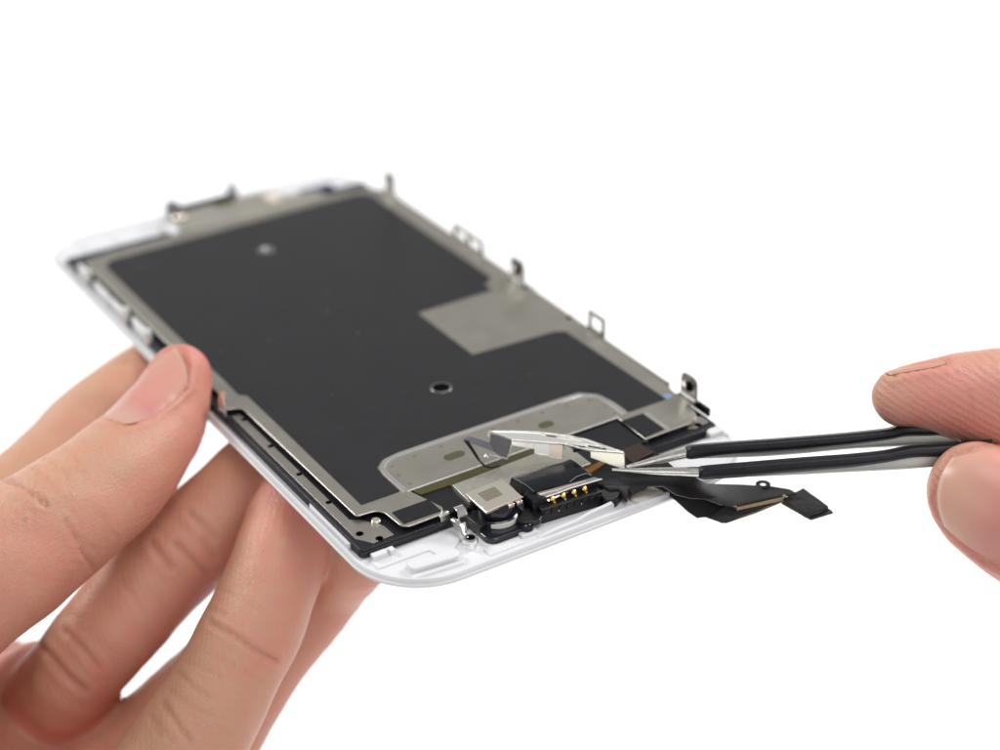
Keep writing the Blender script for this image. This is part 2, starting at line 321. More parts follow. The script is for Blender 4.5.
P(MB().lathe((-6.6, 61.2, -1.5), [(1.1, 0), (1.1, 1.4), (.8, 1.7), (.4, 1.8)], 18).build('screw', 'rose'))
P(MB().prism(roundpoly([(-10.9, 55.5), (-9.0, 55.2), (-8.6, 59.5), (-10.4, 60.2)], .6), -2.6, -.5).build('locating_peg', 'white_glossy', bevel=.3))

# --- lower end: button bracket field
P(MB().prism([(-17.8, -48.47), (4.0, -48.47), (4.0, -51.5), (-12.5, -51.3), (-12.5, -50.15), (-17.4, -50.0)], -.75, -.1).build('olive_flex', 'olive', bevel=.05))
P(MB().prism([(-17.2, -50.2), (-12.0, -49.9), (-12.2, -56.9), (-16.6, -56.0)], -.7, -.36).build('dark_pad', 'tape', bevel=.05))
P(MB().prism([(-12.9, -56.2), (-12.6, -51.0), (3.0, -50.4), (7.5, -50.8), (7.5, -57.5), (-6.0, -57.0)], -.9, .35).build('backing_plate', 'brushed', bevel=.1))
P(MB().prism([(5.2, -48.7), (18.4, -48.6), (18.2, -57.2), (17.6, -64.5), (9.5, -65.2), (5.6, -62.0)], -1.6, -.28).build('black_sheet', 'tape', bevel=.1))
P(MB().prism([(13.3, -56.7), (17.0, -56.5), (17.2, -59.8), (12.9, -60.6)], -.5, .15).build('brown_film', 'brown', bevel=.04))
P(MB().prism([(5.4, -59.3), (9.9, -58.0), (9.9, -57.2), (5.4, -58.0)], -.5, .0).build('amber_flex', 'amber', bevel=.04))
P(MB().lathe((18.0, -56.6, -.5), [(.4, 0), (.4, .7), (.25, .8)], 14).build('standoff', 'module'))
# sensor module with bright square cap
sens = P(MB().prism(rrect(4.1, 3.7, 1.5, 6, -10.3, -60.5), -2.55, -1.5).build('sensor_module', 'smoke', bevel=.2))
sub(MB().lathe((-10.2, -59.0, -1.6), [(3.5, 0), (3.45, .9), (3.2, 1.05), (3.0, 1.0)], 40, cap=False).build('lens_ring', 'smoke'), sens)
glow = [[(-10.2+3.55*math.cos(a), -59.0+3.55*math.sin(a), z-.12*math.sin(math.radians((v-228)*180/72))*(1 if k == 0 else -.6 if k == 2 else 0)) for v in range(228, 301, 6) for a in [math.radians(v)]] for k, z in enumerate((-1.38, -1.05, -.80))]
sub(MB().slab(glow, .12, (0, -1, 0)).build('lens_reflection', 'milky'), sens)  # milky strip added as the white reflection on the lens ring
sub(MB().lathe((-9.8, -58.8, -.8), [(2.9, 0), (2.95, 1.2), (2.7, 1.9)], 36).build('sensor_barrel', 'smoke'), sens)
capm = M['cap']
cap = sub(MB().prism(roundpoly([(-13.15, -61.35), (-6.75, -60.85), (-6.65, -55.2), (-13.0, -55.5)], .12), 1.05, 1.5).build('steel_cap', 'cap', bevel=.06), sens)
sub(MB().tube([(-13.05, -55.6, 1.42), (-13.2, -61.4, 1.42), (-6.7, -60.9, 1.42)], .13, 8).build('cap_edge', 'rose'), sens)
for x in (-9.0, -7.6): sub(MB().box(x-.5, x+.5, -61.6, -61.0, .75, 1.35).build('cap_tab', 'rose', bevel=.1), sens)
# etched square, left blank
sub(MB().prism([(-11.75, -59.15), (-8.75, -58.9), (-8.7, -56.4), (-11.7, -56.6)], 1.49, 1.512).build('etched_square', mat('etched_steel', (.42, .37, .29), .5, 1, var=.4, vscale=2600)), sens)
# ground clip, post and screw left of the sensor
gc = P(MB().slab([[(-15.4, -55.6, -.1), (-14.0, -55.5, -.1)], [(-15.5, -56.4, .35), (-14.0, -56.3, .3)], [(-15.6, -57.4, .3), (-14.1, -57.3, .25)], [(-15.8, -58.1, -.3), (-14.2, -58.0, -.3)], [(-15.9, -58.4, -1.2), (-14.4, -58.2, -1.2)], [(-15.9, -59.4, -1.9), (-14.4, -59.2, -1.9)]], .22, (0, -.7, .7)).build('ground_clip', 'chrome', bevel=.05))
P(MB().tube([(-16.9, -58.3, -.3), (-16.8, -59.4, -.2), (-16.6, -60.3, -.5), (-16.8, -61.0, -1.1), (-16.6, -61.8, -1.6)], [.45, .55, .5, .45, .5], 12).build('ground_clip', 'chrome'))
P(MB().lathe((-16.6, -62.6, -2.5), [(1.08, 0), (1.08, 1.5), (1.0, 1.68), (.72, 1.68), (.7, 1.2)], 28).build('threaded_post', 'chrome'))
P(MB().lathe((-16.6, -62.6, -1.45), [(.72, 0), (.72, .3)], 20).build('post_bore', 'hole'))
P(MB().prism([(-14.6, -58.0), (-12.4, -57.4), (-12.6, -61.0), (-14.4, -61.6)], -2.4, -.5).build('dark_bracket', 'black', bevel=.2))
# connector block with spring contacts
conn = P(MB().prism([(-5.2, -63.5), (4.7, -64.4), (4.9, -61.0), (-5.0, -60.0)], -2.5, .1).build('connector', 'black', bevel=.12))
sub(MB().prism([(-4.9, -62.2), (4.9, -63.1), (4.9, -57.4), (-4.6, -57.2)], -.5, 1.0).build('contact_housing', 'black', bevel=.1), conn)
for k in range(4):
    x = -2.75+1.76*k; y = -62.75-.13*k
    pin = sub(MB().lathe((x, y+.35, .48), [(.28, -.3), (.42, .0), (.44, .35), (.25, .62), (.1, .68)], 16, (0, -1, .25)).build('contact', 'gold'), conn)
    sub(MB().tube([(x, y+.2, .15), (x+.05, y-.2, .05), (x+.06, y-.32, .2)], .16, 8).build('contact_foot', 'gold'), pin)
for k in range(8):
    t = k/7; sub(MB().box(-4.6+8.7*t-.3, -4.6+8.7*t+.3, -63.75-.83*t, -63.45-.83*t, -1.2 if k % 2 else -.9, -.35).build('key_rib', 'black', bevel=.05), conn)
for x, y in ((-2.3, -63.82), (1.4, -64.2)): sub(MB().box(x-.28, x+.28, y-.06, y+.1, -.98, -.78).build('solder_tab', 'bright', bevel=.02), conn)
fr = [[(-5.0, -55.2, 1.1), (4.6, -56.2, 1.35)], [(-5.0, -56.5, 1.55), (4.6, -57.4, 1.55)], [(-4.8, -58.5, 1.6), (4.6, -59.8, 1.55)], [(-4.6, -60.0, 1.5), (4.7, -61.6, 1.45)], [(-4.5, -60.6, 1.3), (4.8, -62.0, 1.3)]]
sub(MB().slab([[tuple(Vector(r[0]).lerp(Vector(r[1]), j/10)+Vector((0, 0, .09*math.sin(j*1.3+i)))) for j in range(11)] for i, r in enumerate(fr)], .14, (0, 0, 1)).build('cover_film', 'glossblack'), conn)
sub(MB().slab([[(-5.05, -55.2, 1.1), (-5.05, -57, 1.5), (-4.9, -59.0, 1.55), (-4.7, -60.6, 1.3)], [(-5.7, -55.6, .2), (-5.7, -57.4, .4), (-5.5, -59.4, .4), (-5.3, -61.0, .2)]], .12, (-1, 0, .2)).build('cover_side', 'glossblack'), conn)
sub(MB().tube([(-5.0, -55.3, 1.16), (-5.0, -57.0, 1.62), (-4.8, -59.0, 1.66), (-4.6, -60.6, 1.4)], .05, 6).build('film_edge', 'greyfilm'), conn)
sub(MB().tube([(4.65, -56.3, 1.4), (4.65, -58, 1.6), (4.7, -61.6, 1.5)], .05, 6).build('film_edge', 'greyfilm'), conn)
sub(MB().slab([[(-4.3, -60.9, 1.25), (0, -61.5, 1.3), (4.8, -62.2, 1.35)], [(-4.2, -61.6, 1.15), (0, -62.1, 1.25), (5.3, -62.9, 1.3)], [(-3.4, -62.3, .95), (0.2, -62.5, 1.1), (5.4, -63.15, 1.2)]], .14, (0, -.3, 1)).build('foil_lip', 'foil'), conn)
sub(MB().tube([(-3.6, -62.25, 1.0), (-1.5, -62.45, 1.06), (.4, -62.5, 1.16), (3, -62.8, 1.2), (5.5, -63.15, 1.26)], .1, 8).build('foil_edge', 'pale'), conn)  # pale tube, and the rose one below, put in as foil highlights
sub(MB().tube([(-4.2, -61.4, 1.24), (-1.5, -61.9, 1.27), (1.2, -62.1, 1.33), (3.2, -62.35, 1.36)], .07, 8).build('foil_edge', 'rose'), conn)
sub(MB().slab([[(-3.7, -62.0, .8), (2.0, -62.4, .95)], [(-3.4, -62.6, .35), (-.5, -62.7, .75)]], .08, (0, -1, .3)).build('foil_tongue', 'rose'), conn)
sub(MB().tube([(1.0, -61.5, 1.5), (2.4, -61.2, 1.75), (4.0, -61.3, 1.8), (4.6, -61.8, 1.5)], .08, 8).build('film_curl', 'greyfilm'), conn)
sub(MB().rings([[(x, y, z) for x, y in rrect(1.25-i, 1.5-i, .5, 5, -4.6, -60.9)] for i, z in ((0, -1.5), (0, .7), (.12, .95), (.4, 1.05))]).build('housing_cheek', 'glossblack'), conn)
sub(MB().prism(roundpoly([(-6.8, -60.8), (-5.0, -60.5), (-4.9, -63.6), (-6.4, -64.7), (-8.6, -63.6), (-9.0, -62.2), (-7.6, -61.8)], .6), -1.5, -.75).build('side_arm', 'black', bevel=.15), conn)
sub(MB().prism(roundpoly([(4.6, -62.6), (7.9, -63.2), (7.8, -65.0), (6.1, -66.0), (4.5, -65.4)], .4), -2.3, -.7).build('side_ear', 'black', bevel=.2), conn)
sub(MB().prism([(6.0, -61.8), (10.2, -61.6), (9.7, -63.6), (10.4, -65.2), (8.9, -65.0), (7.6, -66.6), (7.6, -64.4), (6.4, -63.8)], -1.9, -.35).build('torn_gasket', 'foam', bevel=.15), conn)
scr = P(MB().lathe((-8.0, -63.9, -1.95), [(.95, 0), (.98, .45), (.8, .75), (.4, .8)], 24).build('screw', 'glossblack'))
sub(MB().lathe((-8.25, -64.05, -1.2), [(.2, 0), (.15, .12)], 10).build('screw_slot', 'chrome'), scr); sub(MB().lathe((-7.6, -64.1, -1.2), [(.2, 0), (.15, .12)], 10).build('screw_slot', 'chrome'), scr)

# --- display ribbon cables spilling over the lower right edge
def pz(x, y, z): return tuple(at(x, y, z))
flexc = P(MB().slab([
    [pz(618, 478, -.2), pz(622, 483, -.3), pz(627, 489, -.6), pz(632, 494, -.9)],
    [pz(640, 478, .1), pz(642, 481, .2), pz(644, 484, .1), pz(647, 487, -.1)],
    [pz(664, 476, .3), pz(664, 480, .5), pz(664, 483.5, .5), pz(663, 486.5, .2)],
    [pz(694, 476, -.4), pz(688, 483, -.4), pz(681, 490, -.5), pz(676, 495, -.8)],
    [pz(706, 483.5, -2), pz(702, 489, -2), pz(697, 494, -2), pz(691, 498.5, -2)],
    [pz(742, 484.5, -3.2), pz(731, 490, -3.2), pz(718, 497, -3.2), pz(704, 499, -3)],
    [pz(770, 486, -4.0), pz(757, 494, -4.0), pz(741, 501, -4.0), pz(722, 505, -3.7)],
    [pz(789, 489, -4.2), pz(774, 497, -4.3), pz(757, 503, -4.4), pz(735, 508, -4.3)]], .12, (0, 0, 1)).build('flex_cable', 'flex'))
ear = sub(MB().lathe(pz(763, 484.9, -3.97), [(1.12, 0), (1.12, .14), (.46, .14), (.46, 0), (1.12, 0)], 24, cap=False).build('cable_eyelet', 'flex'), flexc)
low = P(MB().slab([
    [pz(660, 480, -.3), pz(650, 485, -1.4)], [pz(674, 482, -.6), pz(662, 490.3, -1.7)], [pz(690, 488, -1.4), pz(676, 500.3, -2.6)], [pz(704, 492, -2.6), pz(688, 511.3, -3.8)],
    [pz(720, 497, -3.6), pz(697.5, 517.8, -4.6)], [pz(732, 502, -4.5), pz(710, 516.2, -4.8)]], .14, (0, 0, 1)).build('flex_cable', 'flex'))
sub(MB().tube([pz(650, 485.3, -1.4), pz(662, 490.8, -1.7), pz(676, 500.8, -2.6), pz(688, 511.8, -3.8), pz(697.5, 518.2, -4.6)], .05, 6).build('cable_edge', 'copper'), low)
sub(MB().tube([pz(647, 487, 0), pz(663, 486.5, .25), pz(676, 495, -.75), pz(691, 498.5, -1.95), pz(704, 499, -2.95), pz(722, 505.5, -3.65)], .05, 6).build('cable_edge', 'greyfilm'), flexc)
cb = P(MB().slab([[pz(705, 515.5, -4.9), pz(716, 507, -4.9), pz(728, 501, -4.9)], [pz(721, 521, -5.0), pz(733, 513, -5.0), pz(742, 505, -5.0)], [pz(727, 521.3, -5.0), pz(752, 511, -5.0), pz(757, 501, -5.)], [pz(786, 499, -5.0), pz(786, 496.5, -5.0), pz(786, 493, -5.)]], .3, (0, 0, 1)).build('cable_connector', 'foam'))
sub(MB().tube([pz(720, 522, -5.3), pz(726, 522.3, -5.3), pz(755, 512.5, -5.3), pz(784, 500.5, -5.2)], .17, 8).build('board_edge', 'copper'), cb)
sub(MB().slab([[pz(724, 504.5, -4.2), pz(756, 494, -4.1), pz(776, 489, -4.1), pz(790, 489, -4.1)], [pz(734, 507, -4.1), pz(760, 499.5, -4.0), pz(782, 495, -4.0), pz(797, 493, -4.1)]], .4, (0, 0, 1)).build('connector_shell', 'foam', bevel=.1), cb)
sub(MB().slab([[pz(737, 507.4, -4.05), pz(783, 497.6, -4.05)], [pz(736.5, 510.6, -4.5), pz(782, 500.6, -4.5)]], .2, (0, -.6, .6)).build('lead_strip', 'copper'), cb)
for k in range(26):
    t = k/25; a = np.array(pz(738+45*t, 507.2-9.6*t, -4.0)); b_ = np.array(pz(737.4+45*t, 510.2-9.6*t, -4.45))
    sub(MB().tube([a, b_], .09, 6).build('lead', 'goldmatte'), cb)
for q_ in ((735, 508), (784, 497)): sub(MB().lathe(pz(*q_, -4.4), [(.25, 0), (.25, .3), (.12, .4)], 12).build('lead_end', 'clip_steel'), cb)
c2 = P(MB().slab([[pz(781, 501.5, -5.75), pz(803, 492, -5.75)], [pz(810.5, 518, -5.8), pz(833, 511, -5.8)]], .45, (0, 0, 1)).build('cable_connector', 'black', bevel=.12))
fp = []
for i in range(7):
    row = []
    for j in range(6):
        u, v = i/6, j/5; x = (783.5*(1-u)+806*u)*(1-v)+(803*(1-u)+828*u)*v; y = (498.5*(1-u)+513.3*u)*(1-v)+(487.8*(1-u)+506.3*u)*v
        row.append(pz(x+.5*random.random(), y+.4*random.random(), -5.0+.16*random.random()))
    fp.append(row)
sub(MB().slab(fp, .75, (0, 0, 1)).build('foam_pad', 'foam', smooth=False), c2)
sub(MB().tube([pz(784, 504, -6.0), pz(812, 519.6, -6.2), pz(833, 512.8, -6.2)], .1, 6).build('board_edge', 'greyfilm'), c2)

# ================================================================== loose cover bracket lifted by the tweezers
BR = Root('bracket', tuple(at(560, 445, 3)), 'small folded bright steel cover bracket pinched in the tweezer tips above the connector', 'bracket')
A_ = BR.add
zl, zr = 5.0, 2.6
def bz(x, y, dz=0.): return tuple(at(x, y, zl+(zr-zl)*(x-488)/136.+dz))
back = [(489, 431.2), (512, 431.4), (535, 432.2), (565, 435.6), (586, 439.5), (611, 448.2), (623.5, 452.2)]
front = [(511.5, 440.2), (518, 440), (553, 443.4), (563, 444), (590, 450.5), (607, 452.2), (623.5, 453)]
top_plate = A_(MB().slab([[bz(x0+(x1-x0)*t, y0+(y1-y0)*t) for t in (0, .33, .66, 1)] for (x0, y0), (x1, y1) in zip(back, front)], .22, (0, 0, 1)).build('top_face', mat('bracket_steel', (.84, .825, .775), .30, .68, bump=.04, bscale=1000, var=.06, vscale=500)))
def flange(pts, top_dz, name, mt='satin', th=.2):
    return A_(MB().slab([[bz(x, y0, top_dz) for x, y0, _ in pts], [bz(x, y0+.9, top_dz-.1) for x, y0, _ in pts],
                     [tuple(np.array(bz(x, y0, top_dz))+np.array([-.5*.066, -.85*.066, -.138])*(y1-y0)) for x, y0, y1 in pts]], th, (-.4, -.8, 0)).build(name, mt, bevel=.04))
flange([(511.6, 440.1, 445.2), (516.5, 440, 446), (526, 440.6, 447.8), (536, 441.4, 449.2)], 0, 'front_flange')
flange([(534, 441.5, 453.2), (549.5, 443.2, 455)], .02, 'front_tab')

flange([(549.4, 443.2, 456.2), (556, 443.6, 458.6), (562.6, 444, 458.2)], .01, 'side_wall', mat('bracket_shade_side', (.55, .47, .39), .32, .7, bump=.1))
A_(MB().tube([tuple(np.array(bz(536, 442))-np.array([.4, .66, 1.6])), tuple(np.array(bz(549, 443.2))-np.array([.42, .72, 1.75])), tuple(np.array(bz(556, 443.6))-np.array([.5, .84, 2.05])), tuple(np.array(bz(562, 443.8))-np.array([.46, .8, 1.95])), tuple(np.array(bz(563.5, 443.8)))], .13, 8).build('folded_edge', 'bright'))
flange([(590.5, 450.6, 457.6), (623.8, 453, 469.2)], .02, 'end_flange', mat('cream_steel', (.80, .77, .66), .38, 1))
A_(MB().box(-.7, .7, -.25, .25, -.6, .1, Matrix.Translation(Vector(bz(577, 447.6, -.25)))).build('rubber_stop', 'black', bevel=.1))
for (x0, y0), (x1, y1) in (((556, 436.5), (582, 440.0)), ((566, 442.4), (602, 446.8)), ((542, 433.8), (575, 437.0))):
    A_(MB().tube([bz(x0, y0, .03), bz((x0+x1)/2, (y0+y1)/2, .05), bz(x1, y1, .03)], .13, 8).build('pressed_rib', 'bright'))
A_(MB().slab([[bz(562, 443.0, .03), bz(586, 446.4, .03)], [bz(562, 444.4, .02), bz(584, 447.7, .02)]], .05, (0, 0, 1)).build('slot', 'hole'))
A_(MB().tube([bz(511.5, 440.2, .0), bz(535, 441.8, .0), bz(549.5, 443.2, .0), bz(563, 444, .0), bz(590, 450.5, .0), bz(623.6, 453, .0)], .17, 8).build('folded_edge', 'bright'))
A_(MB().tube([bz(x, y, .0) for x, y in back], .15, 8).build('folded_edge', 'bright'))
A_(MB().tube([bz(623.6, 452.6, .0), tuple(np.array(bz(623.8, 453))+np.array([-.033, -.056, -.138])*8), tuple(np.array(bz(623.8, 453))+np.array([-.033, -.056, -.138])*16)], .13, 8).build('folded_edge', 'bright'))
for q in (((546, 435.6), (571, 438.4)), ((588, 446.2), (606, 449.2))):
    A_(MB().tube([bz(*q[0], .0), bz((q[0][0]+q[1][0])/2, (q[0][1]+q[1][1])/2, .02), bz(*q[1], .0)], .10, 8).build('slot', 'hole'))
# left end: bright rim with the grey film face and hanging tail
A_(MB().tube([bz(488.6, 435.8, -.05), bz(488.8, 431.6), bz(497, 434.4), bz(511.4, 440.2)], .19, 8).build('folded_edge', 'bright'))
A_(MB().tube([bz(511.2, 440.2), tuple(np.array(bz(509.5, 441))-np.array([0, 0, 1.3])), tuple(np.array(bz(506.5, 441.5))-np.array([0, 0, 3.0])), tuple(np.array(bz(500, 439.5))-np.array([0, 0, 3.1])), tuple(np.array(bz(491, 436.5))-np.array([0, 0, 3.2])), tuple(np.array(bz(486, 435.0))-np.array([0, 0, 3.2]))], .15, 8).build('folded_edge', 'bright'))
zf = 4.0
A_(MB().slab([[pz(491, 433.8, 4.9), pz(500, 436.5, 4.9), pz(510.2, 440, 4.9)], [pz(489.6, 442.5, 3.5), pz(499, 446, 3.4), pz(508.4, 449, 3.4)], [pz(493, 450.5, 2.4), pz(499, 455.6, 1.9), pz(506.6, 458, 1.9)]], .12, (-.6, -.6, .3)).build('film_face', 'greyfilm'))
A_(MB().slab([[pz(490.5, 443, 3.5), pz(495, 452.3, 2.3)], [pz(480, 439.4, 3.9), pz(483, 447.6, 2.9)], [pz(471, 436.6, 4.), pz(471.5, 443.3, 3.3)], [pz(462.7, 439, 3.7), pz(467.5, 442.4, 3.3)]], .1, (-.5, -.6, .5)).build('film_tail', 'greyfilm'))
A_(MB().slab([[pz(463, 440, 3.6), pz(468.5, 441, 3.6)], [pz(470, 449, 2.6), pz(474.5, 451, 2.6)], [pz(477, 459.5, 1.4), pz(480, 460, 1.4)], [pz(484, 466.5, .75), pz(486, 465.5, .75)], [pz(491, 468.2, .55), pz(491.5, 466.8, .55)], [pz(500, 466, .5), pz(499, 464.8, .5)]], .1, (-.5, -.6, .5)).build('film_tail', 'flex'))
A_(MB().lathe(pz(487, 457, 2.6), [(.35, 0), (.4, .3), (.2, .5)], 12).build('edge_burr', 'chrome'))

# ================================================================== tweezers
TW = Root('tweezers', tuple(atd(800, 450, 274)), 'fine steel tweezers with black coated arms gripping the small bracket', 'tweezers')
def cmat(): return RC.T
CX, CY, CZ = RC.T@np.array([1, 0, 0]), RC.T@np.array([0, 1, 0]), RC.T@np.array([0, 0, 1.])
def bar(spec, name, mt, nseg=14, power=3.2, sub_n=6):
    """spec rows: px, y of top edge, y of bottom edge, camera distance, depth width (mm). Superellipse section."""
    rows = []
    for (a, b) in zip(spec, spec[1:]):
        for k in range(sub_n): rows.append([a[i]+(b[i]-a[i])*k/sub_n for i in range(5)])
    rows.append(list(spec[-1]))
    # soften the polyline
    R_ = np.array(rows)
    for _ in range(3): R_[1:-1] = .25*R_[:-2]+.5*R_[1:-1]+.25*R_[2:]
    out = []
    for x, y0, y1, D, wd in R_:
        c = atd(x, (y0+y1)/2, D); h = (y1-y0)/2*D/FPX; ring = []
        for k in range(nseg*2):
            t = math.pi*k/nseg; cs, sn = math.cos(t), math.sin(t)
            u = math.copysign(abs(cs)**(2/power), cs)*wd/2; v = math.copysign(abs(sn)**(2/power), sn)*h
            ring.append(tuple(c+CY*v+CZ*u))
        out.append(ring)
    return MB().rings(out).build(name, mt)
T_ = TW.add
up_tip = T_(bar([(626, 465.5, 469, 278.5, .5), (640, 461, 468, 278, .9), (664, 453.5, 463, 277.5, 1.6), (690, 446.5, 458, 277, 2.4), (700, 444.5, 457, 277, 2.6)], 'arm_tip', 'blade', power=2.4))
up_blade = T_(bar([(692, 449, 458.5, 277.4, 2.0), (760, 446, 456.5, 276.5, 3.0), (800, 440, 453.5, 276, 3.4), (850, 436, 448.5, 275.5, 3.8), (905, 430, 446, 275, 4), (950, 430, 443.5, 274.5, 4), (985, 433, 441.5, 274, 4), (1010, 434, 440, 274, 4)], 'arm_blade', 'blade_matt', power=6))
up_sleeve = T_(bar([(685.5, 447.4, 457.8, 276.6, 3), (689, 444.9, 459.8, 276.5, 4), (720, 441.9, 455.3, 276, 4.4), (780, 437.7, 451.8, 275.5, 4.8), (840, 433, 446.3, 275, 5), (890, 427.9, 439.5, 274.5, 5), (903, 422.4, 436.1, 274, 5), (926, 423.4, 435.8, 274, 5), (952, 431, 434.5, 274, 4), (975, 436.5, 438.5, 274, 3)], 'arm_sleeve', 'sleeve'))
lo_tip = T_(bar([(612, 468.3, 471.2, 275.5, .4), (625, 468.2, 472.5, 275.2, .8), (655, 467.6, 475.5, 274, 1.6), (685, 467, 476.8, 273, 2.4), (705, 466.5, 478, 272.6, 2.7)], 'arm_tip', 'blade', power=2.4))
lo_blade = T_(bar([(702, 470, 477.2, 273, 2.2), (760, 466, 476.3, 272, 3.0), (800, 460, 474.3, 271.5, 3.5), (850, 459, 471.6, 271, 4), (900, 455, 469.2, 270.6, 4), (940, 450, 466, 270.6, 4), (980, 446, 462, 270.6, 4)], 'arm_blade', 'blade_matt', power=6))
lo_sleeve = T_(bar([(698, 467.9, 477.9, 272.4, 3), (701, 465.7, 479.5, 272.2, 4), (740, 462.4, 477.4, 271.6, 4.4), (800, 457.4, 471.6, 271, 4.8), (850, 453.9, 467.4, 270.5, 5), (885, 450.4, 462.4, 270.3, 5), (910, 445, 457.4, 270.2, 5), (940, 443.4, 456.9, 270.2, 5), (965, 441.5, 450, 270.2, 4.5), (990, 438.5, 443, 270.2, 3)], 'arm_sleeve', 'sleeve'))
for ox, oy, od in ((0, 0, 0),):        # the two arms meet in a welded heel, hidden in the fingers
    T_(bar([(985, 432, 444, 272.5, 4.5), (1060, 430, 448, 272, 6), (1150, 425, 450, 271.5, 7), (1230, 424, 446, 271, 6)], 'heel', 'sleeve'))

# ================================================================== hands: smooth distance fields meshed as one skin
def smin(a, b, k):
    h = np.clip(.5+.5*(b-a)/k, 0, 1); return b*(1-h)+a*h-k*h*(1-h)
def cone(Pt, a, b, ra, rb):
    ba = b-a; L = float(ba@ba); t = np.clip(((Pt-a)@ba)/L, 0, 1)
    return np.linalg.norm(Pt-a-t[:, None]*ba, axis=1)-(ra+(rb-ra)*t), t
class Chain:
    def __init__(s, name, nodes, k=2.0, dens=3):
        C_, R_, Q_ = [], [], []
        for px, py, dep, rpx, red in nodes:
            if isinstance(dep, tuple): c = at(px, py, dep[0])
            else: c = atd(px, py, dep)
            D = (c@RC.T+TV)[2]; C_.append(c); R_.append(rpx*D/FPX); Q_.append(red)
        # Catmull-Rom through the joints for smooth flesh
        C_, R_, Q_ = np.array(C_), np.array(R_), np.array(Q_); n = len(C_); A = []
        for arr in (C_, R_[:, None], Q_[:, None]):
            out = []
            for i in range(n-1):
                p0, p1, p2, p3 = arr[max(i-1, 0)], arr[i], arr[i+1], arr[min(i+2, n-1)]
                for j in range(dens):
                    t = j/dens; out.append(.5*(2*p1+(p2-p0)*t+(2*p0-5*p1+4*p2-p3)*t*t+(3*p1-p0-3*p2+p3)*t**3))
            out.append(arr[-1]); A.append(np.array(out))
        s.name, s.c, s.r, s.q, s.k = name, A[0], A[1][:, 0], A[2][:, 0], k
        s.len = np.concatenate([[0], np.cumsum(np.linalg.norm(np.diff(s.c, axis=0), axis=1))])
    def ev(s, Pt, full=False):
        d = None; best = None
        for i in range(len(s.c)-1):
            di, t = cone(Pt, s.c[i], s.c[i+1], s.r[i], s.r[i+1])
            if full:
                q = s.q[i]+(s.q[i+1]-s.q[i])*t; l = s.len[i]+(s.len[i+1]-s.len[i])*t
                if d is None: best, Q, Lg = di.copy(), q, l
                else:
                    m = di < best; best = np.where(m, di, best); Q = np.where(m, q, Q); Lg = np.where(m, l, Lg)
            d = di if d is None else smin(d, di, s.k*.35)
        return (d, Q, Lg) if full else d
    def box(s): return (s.c-s.r[:, None]-6).min(0), (s.c+s.r[:, None]+6).max(0)
def field(chains, Pt, kk=2.2):
    d = np.full(len(Pt), 1e3)
    for ch in chains:
        lo, hi = ch.box(); m = np.all((Pt > lo) & (Pt < hi), 1)
        if m.any(): d[m] = smin(d[m], ch.ev(Pt[m]), ch.kj)
    return d
def surface_net(chains, step):
    lo = np.min([c.box()[0] for c in chains], 0); hi = np.max([c.box()[1] for c in chains], 0)
    n = np.ceil((hi-lo)/step).astype(int)+1
    ax = [lo[i]+step*np.arange(n[i]) for i in range(3)]
    vol = np.empty(n, dtype=np.float32)
    Y, Z = np.meshgrid(ax[1], ax[2], indexing='ij'); yz = np.stack([Y.ravel(), Z.ravel()], 1)
    for i0 in range(0, n[0], 8):
        xs = ax[0][i0:i0+8]
        Pt = np.concatenate([np.concatenate([np.full((len(yz), 1), x), yz], 1) for x in xs])
        vol[i0:i0+8] = field(chains, Pt).reshape(len(xs), n[1], n[2])
    ins = vol < 0
    cnt = np.zeros(n-1, np.int8); acc = np.zeros((*(n-1), 3), np.float32); num = np.zeros(n-1, np.float32)
    cor = [(a, b, c) for a in (0, 1) for b in (0, 1) for c in (0, 1)]
    sl = lambda o: tuple(slice(o[k], o[k]+n[k]-1) for k in range(3))
    for o in cor: cnt += ins[sl(o)]
    act = (cnt > 0) & (cnt < 8)
    for o in cor:
        for axx in range(3):
            if o[axx]: continue
            o2 = list(o); o2[axx] = 1
            v0, v1 = vol[sl(o)], vol[sl(o2)]
            cr = act & ((v0 < 0) != (v1 < 0))
            t = np.where(cr, v0/np.where(v0-v1 == 0, 1, v0-v1), 0)
            for k in range(3): acc[..., k] += np.where(cr, (o[k] if k != axx else t), 0)
            num += cr
    idx = np.full(act.shape, -1, np.int64); I = np.argwhere(act); idx[act] = np.arange(len(I))
    V_ = lo+step*(I+acc[act]/num[act][:, None])
    F = []
    for axx in range(3):
        b, c = (axx+1) % 3, (axx+2) % 3
        s0 = [slice(None)]*3; s1 = [slice(None)]*3; s0[axx] = slice(0, n[axx]-1); s1[axx] = slice(1, n[axx])
        ch = ins[tuple(s0)] != ins[tuple(s1)]; e = np.argwhere(ch); fl_ = ins[tuple(s0)][ch]
        ok = (e[:, b] > 0) & (e[:, c] > 0) & (e[:, b] < n[b]-1) & (e[:, c] < n[c]-1); e, fl_ = e[ok], fl_[ok]
        def g(db, dc):
            q = e.copy(); q[:, b] -= db; q[:, c] -= dc; return idx[q[:, 0], q[:, 1], q[:, 2]]
        q = np.stack([g(1, 1), g(0, 1), g(0, 0), g(1, 0)], 1); q[~fl_] = q[~fl_][:, ::-1]; F.append(q)
    return V_, np.concatenate(F)
def seg_dist(p, poly):
    d = np.full(len(p), 1e9)
    for a, b in zip(poly, poly[1:]):
        a, b = np.array(a, float), np.array(b, float); ba = b-a; t = np.clip(((p-a)@ba)/(ba@ba), 0, 1)
        d = np.minimum(d, np.linalg.norm(p-a-t[:, None]*ba, axis=1))
    return d
def inside(p, poly):
    r = np.zeros(len(p), bool); q = poly[-1]
    for v in poly:
        c = ((v[1] > p[:, 1]) != (q[1] > p[:, 1])) & (p[:, 0] < (q[0]-v[0])*(p[:, 1]-v[1])/((q[1]-v[1]) or 1e-9)+v[0]); r ^= c; q = v
    return r
